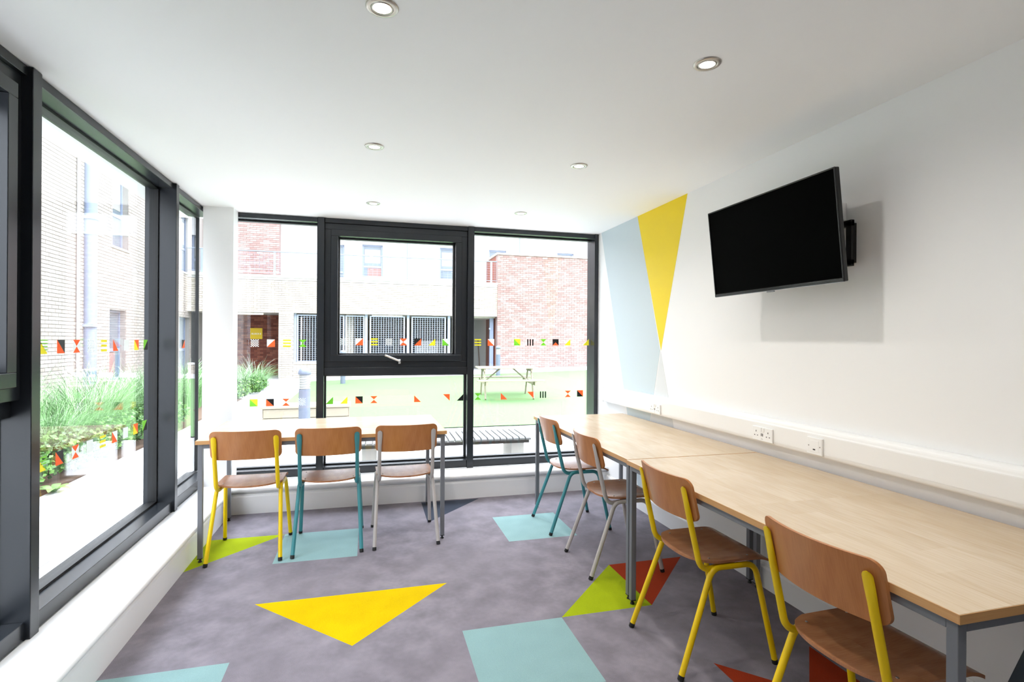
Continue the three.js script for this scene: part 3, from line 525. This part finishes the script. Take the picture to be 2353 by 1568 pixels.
{ // timber planter
  const o = thing('timber_planter', 'low pale timber planter box beside the grey bollard', 'planter', [-3.05, GY, -4.1], .03);
  for (const s of [-1, 1]) for (let k = 0; k < 3; k++) { put('side_board', rbx(-.6, .6, k * .14, k * .14 + .132, s * .25 - .02, s * .25 + .02, .005, 1), M.timber, o); put('end_board', rbx(s * .6 - .02, s * .6 + .02, k * .14, k * .14 + .132, -.229, .229, .005, 1), M.timber, o); }
  put('top_board', rbx(-.64, .64, .418, .448, -.29, .29, .006, 1), M.timber, o);
}

// ------------------------------------------------------------------ outside: buildings
const unit = new THREE.BoxGeometry(1, 1, 1);
camera.updateMatrixWorld(true); camera.updateProjectionMatrix();
// bricks on a wall: axis 'x' (wall across z = at, facing +z) or 'z' (wall across x = at, facing +x)
function bricks(wall, axis, at, a0, a1, y0, y1, mats, holes = [], most = 300) {
  const BW = .225, BH = .075, J = .011, list = [];
  for (let r = 0; y0 + r * BH < y1 - .02; r++) {
    const v0 = y0 + r * BH, v1 = Math.min(v0 + BH - J, y1);
    for (let k = -1; a0 + (k - .5) * BW < a1; k++) {
      let spans = [[Math.max(a0, a0 + k * BW + (r % 2) * BW / 2), Math.min(a1, a0 + (k + 1) * BW + (r % 2) * BW / 2 - J)]];
      for (const [h0, h1, g0, g1] of holes) if (v1 > g0 + .01 && v0 < g1 - .01) spans = spans.flatMap(([s, e]) => e <= h0 || s >= h1 ? [[s, e]] : [[s, Math.min(e, h0)], [Math.max(s, h1), e]].filter(([p, q]) => q - p > .02));
      for (const [s, e] of spans) if (e - s > .03) list.push([(s + e) / 2, (v0 + v1) / 2, e - s, v1 - v0]);
    }
  }
  const pos = (a, y) => axis === 'x' ? V(a, y, at) : V(at, y, a);
  const rank = list.map(b => { const p = pos(b[0], b[1]), q = p.clone().project(camera), seen = q.z < 1 && Math.abs(q.x) < 1.0 && Math.abs(q.y) < 1.0; return [b, (seen ? 0 : 1000) + p.distanceTo(camera.position)]; }).sort((p, q) => p[1] - q[1]);
  const rest = mats.map(() => []);
  rank.forEach(([b], i) => {
    const mi = Math.floor(rnd() * mats.length), p = pos(b[0], b[1]), d = .02 + rr(0, .003), sc = axis === 'x' ? V(b[2], b[3], d) : V(d, b[3], b[2]);
    if (i < most) { const m = put('brick', unit, mats[mi], wall); m.position.copy(p); m.scale.copy(sc); }
    else rest[mi].push(new THREE.Matrix4().compose(p, new THREE.Quaternion(), sc));
  });
  rest.forEach((l, k) => { if (!l.length) return; const im = new THREE.InstancedMesh(unit, mats[k], l.length); l.forEach((m, i) => im.setMatrixAt(i, m)); im.name = 'brickwork'; im.userData.kind = 'stuff'; im.castShadow = im.receiveShadow = true; wall.add(im); });
}
function wallCore(parent, name, axis, at, a0, a1, y0, y1, thick, mat, holes = []) { // backing wall with openings
  const s = new THREE.Shape(); s.moveTo(a0, y0); s.lineTo(a1, y0); s.lineTo(a1, y1); s.lineTo(a0, y1); s.closePath();
  for (const [h0, h1, g0, g1] of holes) { const h = new THREE.Path(); const e0 = Math.max(g0, y0 + .001); h.moveTo(h0, e0); h.lineTo(h0, g1); h.lineTo(h1, g1); h.lineTo(h1, e0); h.closePath(); s.holes.push(h); }
  let g = new THREE.ExtrudeGeometry(s, { depth: thick, bevelEnabled: false });
  g = axis === 'x' ? g.translate(0, 0, at - thick - .004) : g.rotateY(-Math.PI / 2).translate(at - .004, 0, 0);
  return put(name, g, mat, parent);
}
// left: rotateY(-90) sends the shape's x to +z and the depth to -x
function outWindow(parent, axis, at, a0, a1, y0, y1, o = {}) {
  const w = new THREE.Group(); w.name = 'window'; parent.add(w); const dep = o.depth ?? .12;
  const B = (n, p0, p1, q0, q1, d0, d1, m) => put(n, axis === 'x' ? bx(p0, p1, q0, q1, at - d1, at - d0) : bx(at - d1, at - d0, q0, q1, p0, p1), m, w), f = .055;
  B('frame', a0, a1, y1 - f, y1, dep, dep + .06, M.frameBlue); B('frame', a0, a1, y0, y0 + f, dep, dep + .06, M.frameBlue); B('frame', a0, a0 + f, y0 + f, y1 - f, dep, dep + .06, M.frameBlue); B('frame', a1 - f, a1, y0 + f, y1 - f, dep, dep + .06, M.frameBlue);
  if (o.mid) B('frame', a0 + f, a1 - f, o.mid - .04, o.mid + .04, dep, dep + .06, M.frameBlue);
  B('pane', a0 + f, a1 - f, y0 + f, y1 - f, dep + .03, dep + .036, M.paneOut);
  B('sill', a0 - .05, a1 + .05, y0 - .05, y0, -.04, dep + .06, M.coping);
  if (o.blind) B('blind', a0 + f + .03, a1 - f - .03, (o.mid ?? y0) + .15, y1 - f - .12, dep + .022, dep + .03, M.blind);
  if (o.red) B('curtain', a0 + f + .15, a1 - f, y0 + f, (o.mid ?? y1) - .04, dep + .022, dep + .03, M.curtainRed);
}
{ // buff brick building on the left
  const b = thing('brick_building', 'pale buff brick building behind the ornamental grasses', 'building', [0, 0, 0]);
  const holes = [[-10.56, -9.68, .35, 2.04], [-10.66, -9.8, 3.55, 5.42], [-15.4, -14.4, .0, 2.06], [-15.4, -14.5, 3.55, 5.4], [-6.15, -5.3, 1.0, 2.06], [-6.15, -5.3, 3.55, 5.42]];
  const w = wallCore(b, 'wall', 'z', -8, -21, 6, -.3, 6.1, .3, M.mortarPale, holes);
  bricks(w, 'z', -8, -16, 1.5, -.1, 6.1, M.tan, holes);
  for (const h of holes) outWindow(b, 'z', -8, h[0], h[1], h[2], h[3], h[2] < .1 ? { mid: 1.0 } : { mid: h[2] + (h[3] - h[2]) * .43, blind: h[2] > 3, red: h[2] < 1 });
  put('downpipe', bar(V(-7.93, -.1, -8.62), V(-7.93, 6.05, -8.62), .13, 12), M.frameBlue, b); put('thin_pipe', bar(V(-7.95, -.1, -8.2), V(-7.95, 6.05, -8.2), .03, 8), M.render, b);
  for (const y of [1.6, 3.9]) put('pipe_bracket', bx(-8, -7.78, y, y + .06, -8.78, -8.46), M.galv, b);
  put('coping', bx(-8.35, -7.95, 6.1, 6.2, -21, 6), M.coping, b);
}
const FZ = -15.2, UZ = -17.2;
{ // two storey block across the courtyard
  const b = thing('apartment_building', 'two storey block with buff brick band, terrace railing and mesh grilles', 'building', [0, 0, 0]);
  const band = wallCore(b, 'wall', 'x', FZ, -8, 2.62, 2.29, 3.42, .35, M.mortarPale); bricks(band, 'x', FZ, -8, 2.62, 2.29, 3.42, M.buff);
  put('terrace_slab', bx(-8, 2.62, 3.42, 3.5, UZ, FZ + .02), M.concrete, b);
  for (let i = 0; i < 13; i++) put('coping_stone', rbx(-8 + i * .82, -8 + i * .82 + .81, 3.5, 3.59, FZ - .36, FZ + .05, .006, 1), M.coping, b);
  // railing
  const rail = new THREE.Group(); rail.name = 'railing'; b.add(rail);
  put('top_rail', bar(V(-8, 4.42, FZ - .1), V(2.7, 4.42, FZ - .1), .022, 8), M.railGrey, rail); put('lower_rail', bar(V(-8, 3.68, FZ - .1), V(2.7, 3.68, FZ - .1), .012, 6), M.railGrey, rail);
  for (const x of [-7.6, -6.6, -5.33, -4.13, -2.85, -1.5, -.2, 1.1, 2.4]) put('post', bx(x - .035, x + .035, 3.55, 4.4, FZ - .12, FZ - .08), M.railGrey, rail);
  put('mesh_infill', [...Array.from({ length: 70 }, (_, i) => bar(V(-7.95 + i * .152, 3.68, FZ - .1), V(-7.95 + i * .152, 4.42, FZ - .1), .004, 3)), ...Array.from({ length: 7 }, (_, i) => bar(V(-8, 3.78 + i * .09, FZ - .1), V(2.6, 3.78 + i * .09, FZ - .1), .003, 3))], M.railGrey, rail);
  // set back upper storey
  const up = [[-2.42, -1.63, 3.86, 5.16], [.66, 1.5, 3.86, 5.19], [2.73, 3.48, 3.86, 5.2], [5.78, 6.55, 3.86, 5.22], [-3.55, -3.1, 3.6, 5.1]];
  wallCore(b, 'upper_wall', 'x', UZ, -5.42, 11, 3.5, 6.2, .3, M.render, up);
  up.forEach((u, i) => outWindow(b, 'x', UZ, ...u, { mid: u[2] + .43, blind: i < 2, red: i === 0, depth: .1 }));
  const ub = wallCore(b, 'upper_brick_wall', 'x', UZ + .35, -8, -5.42, 3.5, 6.2, .65, M.mortarRed); bricks(ub, 'x', UZ + .35, -8, -5.42, 3.5, 6.2, M.red);
  for (const x of [-.62, 4.1]) put('downpipe', bar(V(x, 3.5, UZ + .07), V(x, 6.2, UZ + .07), .06, 10), M.railGrey, b);
  put('roof_edge', bx(-8, 11, 6.2, 6.32, UZ - .5, UZ + .45), M.coping, b);
  // ground floor: passage with dark brick, column, bicycle store, service door
  const dz = -17.6, dw = wallCore(b, 'passage_wall', 'x', dz, -7.2, -5.0, -.1, 2.3, .3, M.mortarDark); bricks(dw, 'x', dz, -7.2, -5.0, -.1, 2.3, M.dark, [], 300);
  put('passage_soffit', bx(-8, -5.17, 2.3, 2.36, -21, FZ - .3), M.soffit, b);
  put('passage_end', bx(-8, -7.2, -.1, 2.3, -19.2, -18.9), M.paneOut, b);
  for (const x of [-8, -7.55, -7.2]) put('door_post', bx(x, x + .07, -.1, 2.3, -18.9, -18.84), M.frameBlue, b);
  const col = wallCore(b, 'column', 'x', FZ, -5.17, -4.69, -.1, 2.29, .35, M.mortarPale); bricks(col, 'x', FZ, -5.17, -4.69, -.1, 2.29, M.buff, [], 80);
  const low = wallCore(b, 'low_wall', 'x', FZ, -4.69, 1.0, -.1, .5, .3, M.mortarPale); bricks(low, 'x', FZ, -4.69, 1.0, -.05, .5, M.buff, [], 150);
  put('low_coping', bx(-4.69, 1.0, .5, .56, FZ - .32, FZ + .03), M.coping, b);
  put('passage_side', bx(-5.17, -4.9, -.1, 2.3, -19, FZ - .36), M.mortarDark, b); put('rain_pipe', bar(V(-5.22, 0, FZ - .5), V(-5.22, 2.3, FZ - .5), .04, 8), M.concrete, b);
  // store
  put('store_back_wall', bx(-4.9, 1.5, -.1, 2.3, -19.6, -19.4), M.bikeWall, b); put('store_dado', bx(-4.4, 1.2, .2, 1.35, -18.9, -18.7), M.dado, b); put('store_soffit', bx(-4.9, 1.5, 2.3, 2.36, -19.6, FZ - .35), M.soffit, b);
  put('store_floor', bx(-4.9, 3, -.05, .1, -19.6, FZ - .3), M.concrete, b); put('store_side_wall', bx(1.2, 1.5, -.1, 2.3, -19.6, FZ - .36), M.doorWall, b);
  put('store_panel', rbx(-.3, .62, .2, 1.34, -17.3, -17.26, .01, 1), M.render, b);
  put('store_pillar', bx(-2.96, -2.7, .5, 2.3, -16.2, -15.9), M.buff[1], b);
  for (const [x0, x1, y1, z] of [[-4.3, -3.3, 2.2, -17.5], [-2.6, -2.2, 1.9, -17.4], [-1.9, -1.2, 1.45, -17.6], [-1.0, -.5, 1.55, -17.2], [-.4, -.2, 2.0, -17.9]]) put('stored_bin', rbx(x0, x1, .1, y1, z - .5, z, .05, 1), M.bikeDark, b);
  // mesh grilles between posts
  for (const [g0, g1] of [[-4.6, -3.0], [-2.97, -2.3], [-2.12, -.86], [-.62, .66]]) {
    const p = new THREE.Group(); p.name = 'mesh_grille'; b.add(p); const z = FZ - .15;
    put('grille_frame', [bx(g0, g0 + .05, .56, 2.24, z - .03, z + .03), bx(g1 - .05, g1, .56, 2.24, z - .03, z + .03), bx(g0 + .05, g1 - .05, 2.2, 2.24, z - .03, z + .03), bx(g0 + .05, g1 - .05, .56, .6, z - .03, z + .03)], M.galv, p);
    const nv = Math.round((g1 - g0 - .1) / .092), nh = 22;
    for (let i = 1; i < nv; i++) { const x = g0 + .05 + i * (g1 - g0 - .1) / nv; put('grille_bar', bx(x - .0075, x + .0075, .6, 2.2, z - .01, z + .01), M.galv, p); }
    put('cross_wires', Array.from({ length: nh }, (_, i) => bx(g0 + .05, g1 - .05, .62 + i * .072, .62 + i * .072 + .007, z - .005, z + .005)), M.galv, p).userData.kind = 'stuff';
  }
  for (const x of [-4.66, -2.24, -.74, .78]) put('store_post', bx(x - .045, x + .045, .5, 2.3, FZ - .24, FZ - .14), M.galv, b);
  // service door recess
  put('recess_wall', bx(1.5, 3.1, -.1, 2.3, -17.6, -17.4), M.doorWall, b); put('recess_soffit', bx(1.5, 2.62, 2.24, 2.3, -17.4, FZ - .35), M.soffit, b);
  put('door_frame', [bx(2.42, 2.56, .1, 2.25, FZ - .5, FZ - .36), bx(1.5, 1.58, .1, 2.25, FZ - .5, FZ - .36)], M.frameBlue, b);
  put('door_hinge', bx(2.38, 2.44, 1.8, 1.86, FZ - .4, FZ - .33), M.galv, b);
  put('wall_sign', [bx(1.35, 1.95, 2.6, 2.62, FZ + .02, FZ + .03), bx(1.35, 1.95, 2.94, 2.96, FZ + .02, FZ + .03), bx(1.35, 1.37, 2.62, 2.94, FZ + .02, FZ + .03), bx(1.93, 1.95, 2.62, 2.94, FZ + .02, FZ + .03)], M.bladePale, b);
}
{ // red brick block
  const b = thing('brick_block', 'red brick block with flat coping to the right of the lawn', 'building', [0, 0, 0]);
  const w = wallCore(b, 'wall', 'x', FZ + .06, 2.62, 9, .0, 4.68, .3, M.mortarRed); bricks(w, 'x', FZ + .06, 2.62, 9, .08, 4.68, M.red);
  put('side_wall', bx(2.62, 2.82, 0, 4.68, -17.2, FZ - .26), M.dark[0], b); put('coping', bx(2.57, 9, 4.68, 4.74, -17, FZ + .12), M.coping, b);
}
{ // things on and under the block
  const font = await new FontLoader().loadAsync('fonts/droid/droid_sans_bold.typeface.json');
  const s = thing('block_sign', 'square yellow sign with white lettering on the dark brick passage', 'sign', [-6.33, 1.58, -17.58]);
  put('panel', rbx(-.215, .215, -.21, .21, 0, .02, .004, 1), M.signYellow, s);
  const t = new TextGeometry('BLOCK E', { font, size: .062, depth: .004, curveSegments: 4 }); t.computeBoundingBox(); t.translate(-(t.boundingBox.max.x + t.boundingBox.min.x) / 2, -.04, .02); put('lettering', t, M.signWhite, s);
  for (const [x0, x1, z, label] of [[-7.4, -5.75, FZ - .55, 'glowing strip light under the passage soffit'], [-2.05, -.92, FZ - .5, 'glowing strip light above the mesh grilles']]) {
    const o = thing('strip_light', label, 'strip light', [(x0 + x1) / 2, 2.27, z], 0, 'strip lights'); const h = (x1 - x0) / 2;
    put('housing', rbx(-h, h, .0, .03, -.05, .05, .006, 1), M.whitePlastic, o); put('tube', bar(V(-h + .02, -.016, 0), V(h - .02, -.016, 0), .022, 10), lampGlow(0xfff0c0, 3), o);
    const a = new THREE.RectAreaLight(0xfff0c0, 2, 2 * h, .05); a.name = 'strip_glow'; a.position.set(0, -.045, 0); a.rotation.x = -Math.PI / 2; o.add(a);
  }
  for (const [dx, label] of [[0, 'dark handled broom leaning by the service door'], [.12, 'dark handled broom beside the mat by the service door']]) {
    const o = thing('broom', label, 'broom', [2.0 + dx * 2.8, .1, -17.1], 0, 'brooms'); put('handle', bar(V(0, .1, 0), V(-.03, 1.32, -.25), .018, 8), M.twig, o); put('head', rbx(-.14, .14, 0, .13, -.05, .05, .02, 1), M.twig, o);
  }
  tag(put('door_mat', rbx(1.6, 2.35, .1, .13, -16.9, -16.4, .005, 1), M.bikeDark), 'dark mat on the service door floor', 'mat');
}

renderer.render(scene, camera);
